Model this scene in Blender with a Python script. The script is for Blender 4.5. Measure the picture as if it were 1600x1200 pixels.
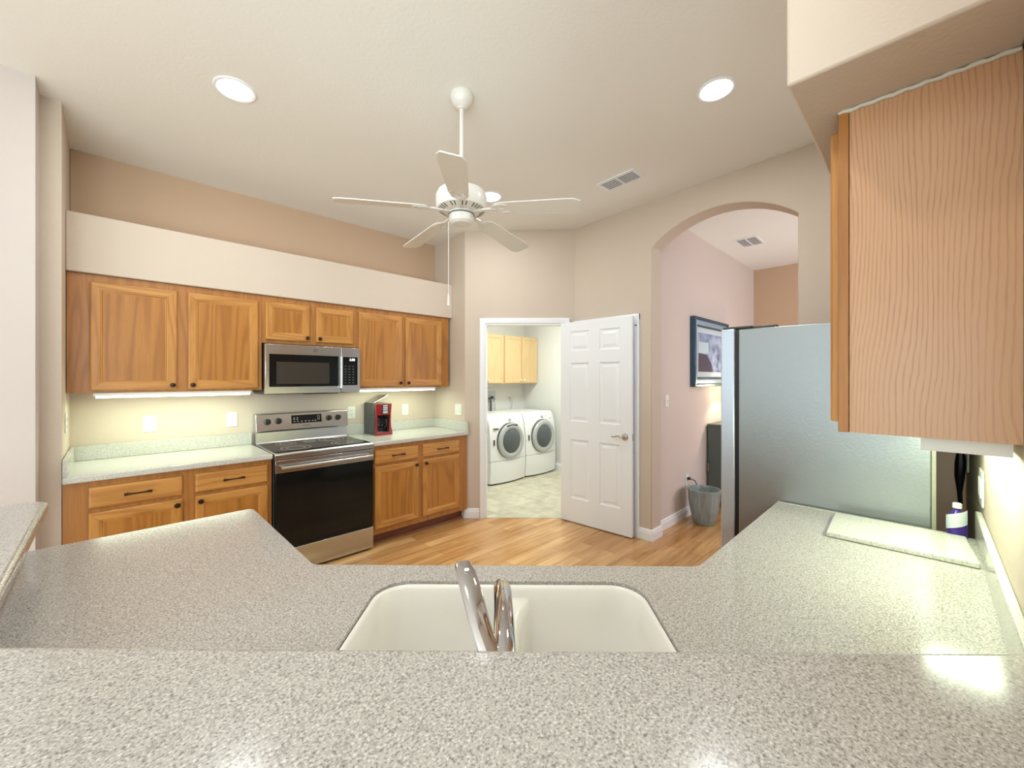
import bpy, bmesh, math, random
from mathutils import Vector, Matrix
random.seed(7)
PI = math.pi
COL = bpy.context.scene.collection
for o in list(bpy.data.objects): bpy.data.objects.remove(o)

# ------------------------------------------------------------------ camera
SC = bpy.context.scene
HEAD = math.radians(45.57)            # the camera looks this far round from the stove wall's direction
cam_d = bpy.data.cameras.new('camera'); cam = bpy.data.objects.new('camera', cam_d); COL.objects.link(cam)
cam.location = (0, 0, 1.468)
cam.rotation_euler = (PI/2, 0, math.radians(90-45.57)-PI/2)
cam_d.sensor_width = 36; cam_d.lens = 36*637.7/1600; cam_d.shift_y = -(600-590.6)/1600
cam_d.clip_start = 0.02
cam.rotation_euler = (PI/2, 0, HEAD - PI/2)
SC.camera = cam

# ------------------------------------------------------------------ world, light, exposure
w = bpy.data.worlds.new('world'); SC.world = w; w.use_nodes = True
w.node_tree.nodes['Background'].inputs[0].default_value = (0.86, 0.96, 1.0, 1)
w.node_tree.nodes['Background'].inputs[1].default_value = 0.85
SC.view_settings.view_transform = 'Standard'; SC.view_settings.look = 'None'
SC.view_settings.gamma = 1; SC.view_settings.use_curve_mapping = False
SC.view_settings.exposure = 0.62

def area(name, loc, rot, sx, sy, power, col=(1, 1, 1)):
    l = bpy.data.lights.new(name, 'AREA'); l.shape = 'RECTANGLE'; l.size = sx; l.size_y = sy
    l.energy = power; l.color = col
    o = bpy.data.objects.new(name, l); COL.objects.link(o); o.location = loc; o.rotation_euler = rot
    return o
def aim(o, d):
    o.rotation_euler = Vector(d).to_track_quat('-Z', 'Y').to_euler()
# daylight from the windows of the open living room behind the camera
k1 = area('window_light', (-3.2, -.7, 1.5), (0, 0, 0), 2.2, 1.8, 50, (0.84, 0.97, 1.0)); aim(k1, (1, .5, .5))
k2 = area('window_light', (-1.2, -3.4, 1.8), (0, 0, 0), 2.4, 1.8, 65, (0.84, 0.97, 1.0)); aim(k2, (.35, 1, .6))
k5 = area('ceiling_fill', (-1.6, -1.5, .06), (0, 0, 0), 3.0, 3.0, 135, (0.84, 0.99, 1.0)); aim(k5, (.25, .25, 1))  # added fill, facing up from behind the camera to brighten the ceiling
k3 = area('laundry_ceiling_light', (4.0, 3.3, 2.70), (0, 0, 0), 0.6, 0.6, 34, (0.95, 1.0, 0.95))
k4 = area('hall_window_light', (5.2, -1.3, 1.6), (0, 0, 0), 1.6, 1.6, 34, (0.86, 0.90, 1.0)); aim(k4, (0, 1, .1))

# ------------------------------------------------------------------ materials
def newmat(name, col=(.8, .8, .8), rough=.5, metal=0, emit=None, estr=0, spec=.5, coat=0, trans=0):
    m = bpy.data.materials.new(name); m.use_nodes = True
    b = m.node_tree.nodes['Principled BSDF']
    b.inputs['Base Color'].default_value = (*col, 1); b.inputs['Roughness'].default_value = rough
    b.inputs['Metallic'].default_value = metal; b.inputs['Specular IOR Level'].default_value = spec
    b.inputs['Coat Weight'].default_value = coat; b.inputs['Transmission Weight'].default_value = trans
    if emit: b.inputs['Emission Color'].default_value = (*emit, 1); b.inputs['Emission Strength'].default_value = estr
    m.diffuse_color = (*col, 1)
    return m
def N(m, t, **kw):
    n = m.node_tree.nodes.new(t)
    for k, v in kw.items(): setattr(n, k, v)
    return n
def L(m, a, b): m.node_tree.links.new(a, b)
def coords(m, scale=(1, 1, 1), rnd=0, rot=(0, 0, 0)):
    tc = N(m, 'ShaderNodeTexCoord'); mp = N(m, 'ShaderNodeMapping'); mp.inputs['Scale'].default_value = scale
    mp.inputs['Rotation'].default_value = rot
    if rnd:
        oi = N(m, 'ShaderNodeObjectInfo'); vm = N(m, 'ShaderNodeVectorMath', operation='MULTIPLY_ADD')
        cx = N(m, 'ShaderNodeCombineXYZ')
        for i in range(3): L(m, oi.outputs['Random'], cx.inputs[i])
        vm.inputs[1].default_value = (rnd, rnd*1.7, rnd*.6)
        L(m, cx.outputs[0], vm.inputs[0]); L(m, tc.outputs['Object'], vm.inputs[2]); L(m, vm.outputs[0], mp.inputs[0])
    else: L(m, tc.outputs['Object'], mp.inputs[0])
    return mp.outputs[0]
def bump(m, src, strength, dist=.002):
    b = N(m, 'ShaderNodeBump'); b.inputs['Strength'].default_value = strength; b.inputs['Distance'].default_value = dist
    L(m, src, b.inputs['Height']); L(m, b.outputs[0], m.node_tree.nodes['Principled BSDF'].inputs['Normal'])
def ramp(m, src, stops):
    r = N(m, 'ShaderNodeValToRGB'); e = r.color_ramp.elements
    while len(e) < len(stops): e.new(.5)
    for i, (p, c) in enumerate(stops): e[i].position = p; e[i].color = (*c, 1)
    L(m, src, r.inputs[0]); return r.outputs[0]
def noise(m, vec, scale, detail=3, rough=.5):
    n = N(m, 'ShaderNodeTexNoise'); n.inputs['Scale'].default_value = scale; n.inputs['Detail'].default_value = detail
    n.inputs['Roughness'].default_value = rough; L(m, vec, n.inputs['Vector']); return n.outputs[0]
def base(m): return m.node_tree.nodes['Principled BSDF'].inputs['Base Color']
def math_(m, op, a, b=None):
    n = N(m, 'ShaderNodeMath', operation=op)
    for i, v in enumerate((a, b)):
        if v is None: continue
        if isinstance(v, (int, float)): n.inputs[i].default_value = v
        else: L(m, v, n.inputs[i])
    return n.outputs[0]
def mix(m, fac, a, b, mode='MIX'):
    n = N(m, 'ShaderNodeMix', data_type='RGBA', blend_type=mode)
    for sock, v in ((n.inputs['Factor'], fac), (n.inputs[6], a), (n.inputs[7], b)):
        if isinstance(v, (int, float)): sock.default_value = v
        elif isinstance(v, tuple): sock.default_value = (*v, 1)
        else: L(m, v, sock)
    return n.outputs[2]

def paint(name, col, strength=.25, scale=90):
    m = newmat(name, col, .75, spec=.3); v = coords(m)
    bump(m, noise(m, v, scale, 3), strength, .003); return m
M_wall = paint('wall_paint', (.615, .52, .43))
M_niche = paint('tan_wall_and_niche_shade', (.54, .375, .255))  # niche shade put into a darker tan; hall back wall shares the colour
M_side = paint('side_wall_paint', (.56, .495, .46))
M_hall = paint('hall_wall_paint', (.66, .56, .51))
M_lwall = paint('laundry_wall_paint', (.72, .73, .69))
M_ceil = paint('ceiling_paint', (.87, .87, .845), .3, 60)
M_white = newmat('white_gloss_paint', (.86, .89, .92), .3)
M_base = newmat('white_trim_paint', (.88, .89, .92), .3)

def oak(name, light, dark, axis='z', ring=70, contrast=.55, sc=1.0, zs=.9):
    m = newmat(name, light, .38, spec=.45)
    st = {'z': (9*sc, 9*sc, zs*sc), 'x': (zs*sc, 9*sc, 9*sc)}[axis]
    fn = {'z': (240, 240, 9), 'x': (9, 240, 240)}[axis]
    v = coords(m, st, 9); n = noise(m, v, .55, 2.2, .45)
    s = math_(m, 'SINE', math_(m, 'MULTIPLY', n, ring)); s = math_(m, 'MULTIPLY_ADD', s, .5)
    m.node_tree.nodes[-1].inputs[2].default_value = .5
    rg = ramp(m, s, [(0, (0, 0, 0)), (.55, (.25, .25, .25)), (1, (1, 1, 1))])
    f = noise(m, coords(m, fn, 3), 1, 3, .6)
    fr = ramp(m, f, [(.35, (1, 1, 1)), (.62, (0, 0, 0))])
    a = mix(m, math_(m, 'MULTIPLY', rg, contrast), light, dark)
    a2 = mix(m, math_(m, 'MULTIPLY', fr, .35), a, dark)
    big = noise(m, coords(m, (2, 2, 2), 5), 1, 2)
    a3 = mix(m, math_(m, 'MULTIPLY', big, .30), a2, (light[0]*.8, light[1]*.72, light[2]*.6))
    L(m, a3, base(m)); bump(m, f, .08, .001)
    return m
OL, OD = (.57, .272, .064), (.31, .115, .024)
M_oak = oak('oak_stile', OL, OD)
M_oakh = oak('oak_rail', (.60, .295, .078), OD, 'x')
M_oakp = oak('oak_door_panel', (.48, .208, .040), (.26, .09, .014), 'z', 75, .6, .9, zs=.6)
M_oakf = oak('oak_face_frame', (.46, .20, .050), (.27, .10, .024))
M_oakend = oak('oak_end_panel', (.66, .42, .275), (.38, .195, .105), 'z', 150, .75, 1.5, zs=.16)
def end_oak():
    m = newmat('oak_end_panel_veneer', (.6, .35, .2), .34, spec=.5)
    v = coords(m); sx = N(m, 'ShaderNodeSeparateXYZ'); L(m, v, sx.inputs[0])
    n1 = noise(m, coords(m, (2.6, 2.6, .8)), 1, 2); n2 = noise(m, coords(m, (14, 14, 5)), 1, 3, .6)
    ph = math_(m, 'MULTIPLY', sx.outputs[1], 640); ph = math_(m, 'ADD', ph, math_(m, 'MULTIPLY', n1, 130)); ph = math_(m, 'ADD', ph, math_(m, 'MULTIPLY', n2, 10))
    s_ = math_(m, 'SINE', ph)
    ln = ramp(m, s_, [(.0, (0, 0, 0)), (.45, (.05, .05, .05)), (.82, (1, 1, 1)), (1, (.75, .75, .75))])
    f = ramp(m, noise(m, coords(m, (300, 300, 9)), 1, 3, .6), [(.38, (.35, .35, .35)), (.6, (1, 1, 1))])
    am = ramp(m, noise(m, coords(m, (5, 5, 1.2)), 1, 2), [(.35, (.35, .35, .35)), (.6, (1, 1, 1))])
    k = math_(m, 'MULTIPLY', math_(m, 'MULTIPLY', ln, f), am)
    a = mix(m, math_(m, 'MULTIPLY', k, .8), (.60, .355, .20), (.33, .15, .065))
    L(m, mix(m, math_(m, 'MULTIPLY', noise(m, coords(m, (3, 3, .7)), 1, 2), .4), a, (.56, .28, .13)), base(m))
    bump(m, k, .1, .001); return m
M_oakend = end_oak()
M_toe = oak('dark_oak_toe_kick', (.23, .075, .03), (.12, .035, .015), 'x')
M_maple = oak('pale_maple', (.74, .55, .30), (.60, .42, .20), 'z', 45, .35)

def laminate(name, c1, c2, c3, rough=.22):
    m = newmat(name, c1, rough, spec=.5)
    v = coords(m)
    n1 = noise(m, v, 270, 2, .6); n2 = noise(m, v, 150, 2, .5)
    a = ramp(m, n1, [(.34, c2), (.46, c1), (.55, c1), (.68, c3)])
    b = ramp(m, n2, [(.36, (.72, .72, .72)), (.48, (1, 1, 1)), (.62, (1.0, 1.0, 1.0))])
    L(m, mix(m, .8, a, b, 'MULTIPLY'), base(m)); return m
M_ctr = laminate('speckled_counter_laminate', (.44, .412, .38), (.225, .205, .185), (.65, .625, .60), .15)
M_lctr = laminate('pale_speckled_counter_laminate', (.585, .575, .52), (.48, .475, .42), (.70, .69, .645), .15)

def floor_mat():
    m = newmat('maple_plank_floor', (.6, .4, .2), .20, spec=.5)
    v = coords(m)
    def brick(c1, c2, mortar):
        b = N(m, 'ShaderNodeTexBrick'); b.offset = .37; b.offset_frequency = 2
        b.inputs['Color1'].default_value = (*c1, 1); b.inputs['Color2'].default_value = (*c2, 1); b.inputs['Mortar'].default_value = (*mortar, 1)
        b.inputs['Scale'].default_value = 1; b.inputs['Brick Width'].default_value = .75; b.inputs['Row Height'].default_value = .108
        b.inputs['Mortar Size'].default_value = .0012; b.inputs['Mortar Smooth'].default_value = .1; b.inputs['Bias'].default_value = 0
        L(m, v, b.inputs['Vector']); return b.outputs[0]
    c = brick((.68, .43, .20), (.48, .25, .09), (.24, .12, .045))
    gn = noise(m, coords(m, (2.2, 26, 26)), 1.2, 5, .6)
    g = ramp(m, gn, [(.32, (.66, .56, .45)), (.48, (.97, .95, .92)), (.7, (1.08, 1.08, 1.08))])
    big = ramp(m, noise(m, coords(m, (1.1, 7, 7)), 1, 2), [(.38, (.84, .76, .66)), (.6, (1.08, 1.08, 1.08))])
    L(m, mix(m, .9, mix(m, .8, c, g, 'MULTIPLY'), big, 'MULTIPLY'), base(m)); return m
M_floor = floor_mat()
def tile_mat():
    m = newmat('stone_look_tile', (.5, .5, .4), .3)
    v = coords(m, rot=(0, 0, .0))
    b = N(m, 'ShaderNodeTexBrick'); b.offset = 0
    b.inputs['Color1'].default_value = (.62, .58, .45, 1); b.inputs['Color2'].default_value = (.54, .51, .39, 1); b.inputs['Mortar'].default_value = (.42, .40, .31, 1)
    b.inputs['Scale'].default_value = 1; b.inputs['Brick Width'].default_value = .33; b.inputs['Row Height'].default_value = .33; b.inputs['Mortar Size'].default_value = .005
    L(m, v, b.inputs['Vector'])
    n = ramp(m, noise(m, v, 7, 6, .65), [(.35, (.76, .76, .72)), (.6, (1.08, 1.08, 1.05))])
    L(m, mix(m, .9, b.outputs[0], n, 'MULTIPLY'), base(m)); return m
M_tile = tile_mat()
def steel(name, col, rough, ax='x'):
    m = newmat(name, col, rough, 1)
    st = {'x': (2, 500, 500), 'z': (500, 500, 2)}[ax]
    n = noise(m, coords(m, st), 1, 2)
    r = ramp(m, n, [(.3, (rough*.88,)*3), (.7, (rough*1.12,)*3)]); L(m, r, m.node_tree.nodes['Principled BSDF'].inputs['Roughness'])
    m.node_tree.nodes['Principled BSDF'].inputs['Anisotropic'].default_value = .5
    return m
M_steel = steel('brushed_stainless_steel', (.58, .59, .585), .22)
M_steelv = steel('stainless_door_blue_reflection', (.62, .70, .80), .34, 'z')  # blue of reflected windows is put into the steel's base colour
M_steelv.node_tree.nodes['Principled BSDF'].inputs['Metallic'].default_value = .6
def fridge_side():
    m = newmat('textured_grey_steel', (.38, .41, .415), .30, .75)
    v = coords(m); n = noise(m, v, 85, 5, .75)
    bump(m, n, .32, .002); return m
M_fridge = fridge_side()
M_chrome = newmat('polished_chrome', (.56, .55, .56), .07, 1)
M_nickel = newmat('satin_nickel', (.60, .57, .52), .25, 1)
M_bronze = newmat('dark_bronze', (.045, .022, .015), .35, .7)
M_black = newmat('black_plastic', (.012, .012, .013), .35)
M_bglass = newmat('black_glass', (.006, .007, .007), .08, spec=.3)
M_mwin = newmat('dark_mesh_window', (.05, .042, .034), .2, spec=.15)
M_dgrey = newmat('dark_grey_plastic', (.065, .068, .062), .4)
M_red = newmat('red_gloss_plastic', (.27, .004, .008), .2, coat=.5)
M_plate = newmat('white_plate_plastic', (.80, .80, .75), .35)
M_slot = newmat('socket_slot', (.05, .05, .05), .6)
M_sink = newmat('cream_composite_sink', (.80, .77, .715), .22)
M_app = newmat('white_appliance_enamel', (.80, .82, .81), .22)
M_ring = newmat('grey_door_ring', (.48, .51, .52), .3, .2)
M_wglass = newmat('smoked_washer_glass', (.09, .11, .12), .08)
M_fan = newmat('white_fan_enamel', (.78, .765, .72), .28)
M_tube = newmat('fluorescent_diffuser', (.9, .95, .8), .4, emit=(.90, 1.0, .82), estr=5)
M_lamp = newmat('recessed_lamp_lens', (1, 1, 1), .4, emit=(1.0, .98, .94), estr=14)
M_digit = newmat('lit_display_digits', (.8, .9, 1), .4, emit=(.85, .95, 1.0), estr=2.0)
M_mark = newmat('printed_grey_marks', (.55, .55, .53), .5)
M_dark = newmat('dark_print', (.05, .05, .055), .5)
M_vdark = newmat('vent_shadow_duct', (.05, .045, .04), .9)
M_blue = newmat('blue_black_frame', (.035, .09, .14), .22, .3)
M_silver = newmat('silver_blue_frame', (.34, .50, .66), .3, .5)
M_mat = newmat('picture_mat_board', (.55, .64, .72), .3)
M_cabgrey = newmat('grey_green_cabinet_paint', (.10, .125, .115), .45)
M_purple = newmat('purple_plastic_bottle', (.05, .02, .22), .25)
M_lab = newmat('white_paper_label', (.62, .68, .72), .5)
M_caulk = newmat('white_caulk', (.66, .64, .56), .6)
def pot_mat():
    m = newmat('grey_glazed_ceramic', (.2, .24, .25), .15, spec=.6)
    n = noise(m, coords(m, (40, 40, 5)), 1, 4)
    L(m, ramp(m, n, [(.3, (.21, .25, .25)), (.55, (.28, .33, .33)), (.75, (.38, .42, .41))]), base(m)); return m
M_pot = pot_mat()
def art_mat():
    m = newmat('blurred_photo_print', (.2, .25, .4), .15)
    v = coords(m, (1, 1, 1)); n = noise(m, v, 7, 4)
    L(m, ramp(m, n, [(.35, (.07, .085, .17)), (.5, (.22, .30, .50)), (.65, (.42, .5, .66))]), base(m)); return m
M_art = art_mat()

# ------------------------------------------------------------------ mesh helpers
class MB:
    def __init__(s): s.b = bmesh.new(); s.mi = 0
    def face(s, vs, mi=None):
        try: f = s.b.faces.new(vs)
        except ValueError: return None
        f.material_index = s.mi if mi is None else mi
        return f
    def box(s, x0, x1, y0, y1, z0, z1, mi=None, M=None):
        c = [Vector((x, y, z)) for z in (z0, z1) for x, y in ((x0, y0), (x1, y0), (x1, y1), (x0, y1))]
        if M: c = [M @ v for v in c]
        v = [s.b.verts.new(p) for p in c]
        for q in ((3, 2, 1, 0), (4, 5, 6, 7), (0, 1, 5, 4), (1, 2, 6, 5), (2, 3, 7, 6), (3, 0, 4, 7)): s.face([v[i] for i in q], mi)
        return s
    def tube(s, pts, r, seg=12, mi=None, caps=True, flat=1.0):
        pts = [Vector(p) for p in pts]; rr = r if isinstance(r, (list, tuple)) else [r]*len(pts)
        rings = []; up = Vector((0, 0, 1))
        d0 = (pts[1]-pts[0]).normalized()
        a = d0.cross(up)
        if a.length < .05: a = d0.cross(Vector((1, 0, 0)))
        a.normalize()
        for i, p in enumerate(pts):
            d = (pts[min(i+1, len(pts)-1)]-pts[max(i-1, 0)]).normalized()
            a = (a - d*a.dot(d)).normalized(); b = d.cross(a)
            rings.append([s.b.verts.new(p+a*rr[i]*math.cos(t)+b*rr[i]*flat*math.sin(t)) for t in [2*PI*k/seg for k in range(seg)]])
        for i in range(len(rings)-1):
            for k in range(seg): s.face([rings[i][k], rings[i][(k+1) % seg], rings[i+1][(k+1) % seg], rings[i+1][k]], mi)
        if caps: s.face(rings[0][::-1], mi); s.face(rings[-1], mi)
        return s
    def lathe(s, prof, seg=32, c=(0, 0, 0), axis='z', mi=None, cap0=True, cap1=True, sx=1, sy=1):
        rings = []
        def P(r, h, t):
            x, y = r*math.cos(t)*sx, r*math.sin(t)*sy
            v = {'z': (x, y, h), 'y': (x, h, y), 'x': (h, x, y)}[axis]
            return Vector(v)+Vector(c)
        for r, h in prof: rings.append([s.b.verts.new(P(r, h, 2*PI*k/seg)) for k in range(seg)])
        for i in range(len(rings)-1):
            for k in range(seg): s.face([rings[i][k], rings[i][(k+1) % seg], rings[i+1][(k+1) % seg], rings[i+1][k]], mi)
        if cap0: s.face(rings[0][::-1], mi)
        if cap1: s.face(rings[-1], mi)
        return s
    def prism(s, poly, z0, z1, axis='z', mi=None):
        def P(a, b, h): return {'z': (a, b, h), 'x': (h, a, b), 'y': (a, h, b)}[axis]
        v0 = [s.b.verts.new(P(a, b, z0)) for a, b in poly]; v1 = [s.b.verts.new(P(a, b, z1)) for a, b in poly]
        n = len(poly); s.face(v0[::-1], mi); s.face(v1, mi)
        for i in range(n): s.face([v0[i], v0[(i+1) % n], v1[(i+1) % n], v1[i]], mi)
        return s
    def loft(s, loops, mi=None, cap0=True, cap1=True):
        R = [[s.b.verts.new(p) for p in l] for l in loops]; n = len(R[0])
        for i in range(len(R)-1):
            for k in range(n): s.face([R[i][k], R[i][(k+1) % n], R[i+1][(k+1) % n], R[i+1][k]], mi)
        if cap0: s.face(R[0][::-1], mi)
        if cap1: s.face(R[-1], mi)
        return s
    def holed(s, outer, holes, z0, z1, mi=None):
        allv = []
        edges = []
        for lp in [outer]+holes:
            vs = [s.b.verts.new((a, b, z1)) for a, b in lp]; allv.append(vs)
            edges += [s.b.edges.new((vs[i], vs[(i+1) % len(vs)])) for i in range(len(vs))]
        r = bmesh.ops.triangle_fill(s.b, use_beauty=True, use_dissolve=False, edges=edges)
        top = [f for f in r['geom'] if isinstance(f, bmesh.types.BMFace)]
        m = {}
        for vs in allv:
            for v in vs: m[v] = s.b.verts.new((v.co.x, v.co.y, z0))
        for f in top:
            if mi is not None: f.material_index = mi
            s.face([m[v] for v in reversed(f.verts)], mi)
        for vs in allv:
            for i in range(len(vs)): a, b = vs[i], vs[(i+1) % len(vs)]; s.face([a, b, m[b], m[a]], mi)
        return s
    def rects(s, x0, x1, z0, z1, steps, mats=(0, 1, 2), sgn=1):
        """concentric rectangles (inset, y) in the XZ plane; last one is filled"""
        R = []
        for ins, y in steps:
            R.append([s.b.verts.new(p) for p in ((x0+ins, y, z0+ins), (x1-ins, y, z0+ins), (x1-ins, y, z1-ins), (x0+ins, y, z1-ins))])
        for i in range(len(R)-1):
            for k in range(4):
                s.face([R[i][k], R[i][(k+1) % 4], R[i+1][(k+1) % 4], R[i+1][k]], mats[1] if k in (0, 2) else mats[0])
        s.face(R[-1], mats[2]); return R
    def build(s, name, mats, parent=None, loc=None, bevel=0, seg=2, smooth=True, angle=35, rotz=0):
        bmesh.ops.recalc_face_normals(s.b, faces=s.b.faces[:])
        me = bpy.data.meshes.new(name); s.b.to_mesh(me); s.b.free()
        if not isinstance(mats, (list, tuple)): mats = [mats]
        for m in mats: me.materials.append(m)
        o = bpy.data.objects.new(name, me); COL.objects.link(o)
        if parent: o.parent = parent
        if loc is not None: o.location = loc
        if rotz: o.rotation_euler = (0, 0, rotz)
        if bevel:
            b = o.modifiers.new('bevel', 'BEVEL'); b.width = bevel; b.segments = seg; b.limit_method = 'ANGLE'; b.angle_limit = math.radians(angle)
            b.harden_normals = False
        if smooth:
            for p in me.polygons: p.use_smooth = True
            me.set_sharp_from_angle(angle=math.radians(angle)) if hasattr(me, 'set_sharp_from_angle') else None
        return o
def empty(name, loc, rotz=0):
    o = bpy.data.objects.new(name, None); COL.objects.link(o); o.location = loc; o.rotation_euler = (0, 0, rotz); o.empty_display_size = .05
    return o
def tag(o, label, cat, group=None):
    o['label'] = label; o['category'] = cat
    if group: o['group'] = group
    return o
def struct(o): o['kind'] = 'structure'; return o
def text(name, s, size, mat, parent, loc, rot=(PI/2, 0, 0), depth=.0006):
    c = bpy.data.curves.new(name, 'FONT'); c.body = s; c.size = size; c.extrude = depth; c.align_x = 'CENTER'; c.align_y = 'CENTER'
    t = bpy.data.objects.new(name, c); COL.objects.link(t)
    dg = bpy.context.evaluated_depsgraph_get(); me = bpy.data.meshes.new_from_object(t.evaluated_get(dg))
    bpy.data.objects.remove(t)
    me.materials.clear(); me.materials.append(mat)
    o = bpy.data.objects.new(name, me); COL.objects.link(o); o.parent = parent; o.location = loc; o.rotation_euler = rot
    return o
def copy_tree(o, parent=None):
    c = o.copy(); COL.objects.link(c)
    if parent: c.parent = parent
    for ch in [x for x in bpy.data.objects if x.parent == o and x != c]: copy_tree(ch, c)
    return c
def rrect(x0, x1, y0, y1, r, n=6):
    if not isinstance(r, (list, tuple)): r = [r]*4
    out = []
    for (cx, cy, a0, q) in ((x1, y1, 0, r[0]), (x0, y1, 90, r[1]), (x0, y0, 180, r[2]), (x1, y0, 270, r[3])):
        sx = -1 if cx == x1 else 1; sy = -1 if cy == y1 else 1
        for k in range(n+1):
            t = math.radians(a0+90*k/n); out.append((cx+sx*q+q*math.cos(t), cy+sy*q+q*math.sin(t)))
    return out
S2 = math.sqrt(.5)
def diag(t, s): return (S2*(t+s), S2*(s-t))      # t along the diagonal counter (to the right), s out into the kitchen

# ------------------------------------------------------------------ room shell
W = 3.984; SX = 2.65; AX = 3.467; RY = -.13
def ceil_z(y): return 3.115-.032*y
b = MB(); v = [(-6, -6), (3.6, -6), (3.6, 4.2), (-6, 4.2)]
b.loft([[(x, y, ceil_z(y)) for x, y in v], [(x, y, ceil_z(y)+.1) for x, y in v]])
struct(b.build('ceiling', M_ceil, smooth=False))
b = MB(); b.prism([(-6, -6), (7, -6), (7, 1.95), (4.1, 1.95), (1.95, 4.1), (-6, 4.1)], -.1, 0)
struct(b.build('floor', M_floor, smooth=False))
b = MB(); b.prism([(4.1, 1.951), (5.3, 1.951), (5.3, 5.1), (2.6, 5.1), (2.6, 3.461)], -.1, .001)
struct(b.build('floor_laundry', M_tile, smooth=False))
struct(MB().box(-.32, SX+.12, W, W+.12, 0, 3.1).build('wall_stove', [M_wall], smooth=False))
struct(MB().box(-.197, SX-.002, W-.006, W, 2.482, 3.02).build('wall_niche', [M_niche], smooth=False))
struct(MB().box(SX, SX+.115, 3.41, W, 0, 3.1).build('wall_counter_end', M_wall, smooth=False))
struct(MB().box(-.2, SX, W-.35, W-.004, 2.118, 2.481).build('wall_stove_bulkhead', M_wall, bevel=.006))
# left return and the angled wall that leaves the frame
b = MB(); b.prism([(-.2, 3.38), (-.2, W), (-.3195, W), (-.3195, 3.38)], 0, 3.1)
struct(b.build('wall_left_return', M_wall, smooth=False))
b = MB(); b.prism([(-.28, 3.20), (-.28, 3.379), (-.32, 3.379), (-.32, 3.50), (-3.2, 3.50), (-3.2, 3.20)], 0, 3.1)
struct(b.build('wall_left', M_side, smooth=False))
# 45 degree wall with the laundry doorway
dj0, dj1 = (2.80, 3.26), (3.387, 2.673); th = .115*S2
b = MB()
for p, q, z0 in (((2.65, 3.41), dj0, 0), (dj1, (AX, 2.593), 0), (dj0, dj1, 2.04)):
    b.prism([p, q, (q[0]+th, q[1]+th), (p[0]+th, p[1]+th)], z0, 3.1)
struct(b.build('wall_laundry_door', M_wall, smooth=False))
# arch wall
yc, zc_spring, rise, half = 1.195, 2.64, .205, .549
R = (half*half+rise*rise)/(2*rise); cz = zc_spring+rise-R; a0 = math.asin(half/R)
arc = [(yc+R*math.sin(a), cz+R*math.cos(a)) for a in [a0-2*a0*k/28 for k in range(29)]]
poly = [(2.65, 0), (2.65, 3.12), (-.25, 3.12), (-.25, 0), (yc-half, 0)] + arc[::-1] + [(yc+half, 0)]
# split in two halves through the crown so that the cap faces stay simple
b = MB()
crown = arc[14]
left = [(2.65, 0), (2.65, 3.12), (crown[0], 3.12)] + [p for p in arc[14::-1]] + [(yc+half, 0)]
right = [(-.25, 0), (-.25, 3.12), (crown[0], 3.12)] + [p for p in arc[14:]] + [(yc-half, 0)]
b.prism(left, AX, AX+.19, 'x'); b.prism(right, AX, AX+.19, 'x')
bmesh.ops.remove_doubles(b.b, verts=b.b.verts[:], dist=1e-5)
struct(b.build('wall_arch', M_wall, bevel=.008, angle=50))
struct(MB().box(.42, AX, RY-.12, RY, 0, 3.2).build('wall_right', M_wall, smooth=False))
struct(MB().box(1.066, AX, RY, .22, 2.112, 3.2).build('wall_right_soffit', M_wall, bevel=.006))
# hall beyond the arch
struct(MB().box(AX+.19, 6.87, 1.80, 1.92, 0, 3.1).build('wall_hall_left', M_hall, smooth=False))
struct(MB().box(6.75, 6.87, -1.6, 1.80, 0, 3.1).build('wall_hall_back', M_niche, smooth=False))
struct(MB().box(3.61, 6.87, -1.6, 1.92, 3.05, 3.15).build('ceiling_hall', M_ceil, smooth=False))
struct(MB().box(AX+.19, 6.87, -1.72, -1.6, 0, 3.1).build('wall_hall_right', M_hall, smooth=False))
# laundry room
struct(MB().box(SX+.115, 5.24, 4.92, 5.04, 0, 2.9).build('wall_laundry_back', M_lwall, smooth=False))
struct(MB().box(5.12, 5.24, 1.92, 4.92, 0, 2.9).build('wall_laundry_right', M_lwall, smooth=False))
struct(MB().box(SX+.115, SX+.2, 3.5, 4.92, 0, 2.9).build('wall_laundry_left', M_lwall, smooth=False))
struct(MB().prism([(2.74, 3.52), (4.34, 1.93), (5.2, 1.93), (5.2, 5.0), (2.74, 5.0)], 2.74, 2.84).build('ceiling_laundry', M_ceil, smooth=False))

# baseboards
def baseboard(name, p, q, n, h=.10, t=.016):
    """from p to q, standing out along n"""
    b = MB(); p = Vector((*p, 0)); q = Vector((*q, 0)); n = Vector((*n, 0)).normalized()
    prof = [(0, 0), (t, 0), (t, h*.68), (t*.75, h*.76), (t*.7, h*.88), (t*.25, h), (0, h)]
    b.loft([[p+n*a+Vector((0, 0, z)) for a, z in prof], [q+n*a+Vector((0, 0, z)) for a, z in prof]])
    return struct(b.build(name, M_base, smooth=False))
baseboard('baseboard_laundry_door', (2.655, 3.405), (2.758, 3.302), (-1, -1))
baseboard('baseboard_counter_end', (2.65, 3.45), (2.65, 3.40), (-1, 0))
baseboard('baseboard_arch', (AX, 1.86), (AX, 1.7275), (-1, 0))
baseboard('baseboard_arch_jamb', (AX-.0150, yc+half), (AX+.19, yc+half), (0, -1))
baseboard('baseboard_hall_left', (AX+.19, 1.80), (6.74, 1.80), (0, -1))
baseboard('baseboard_hall_back', (6.75, 1.79), (6.75, -1.5), (-1, 0))
baseboard('baseboard_laundry_right', (5.12, 1.95), (5.12, 4.9), (-1, 0))
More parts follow.
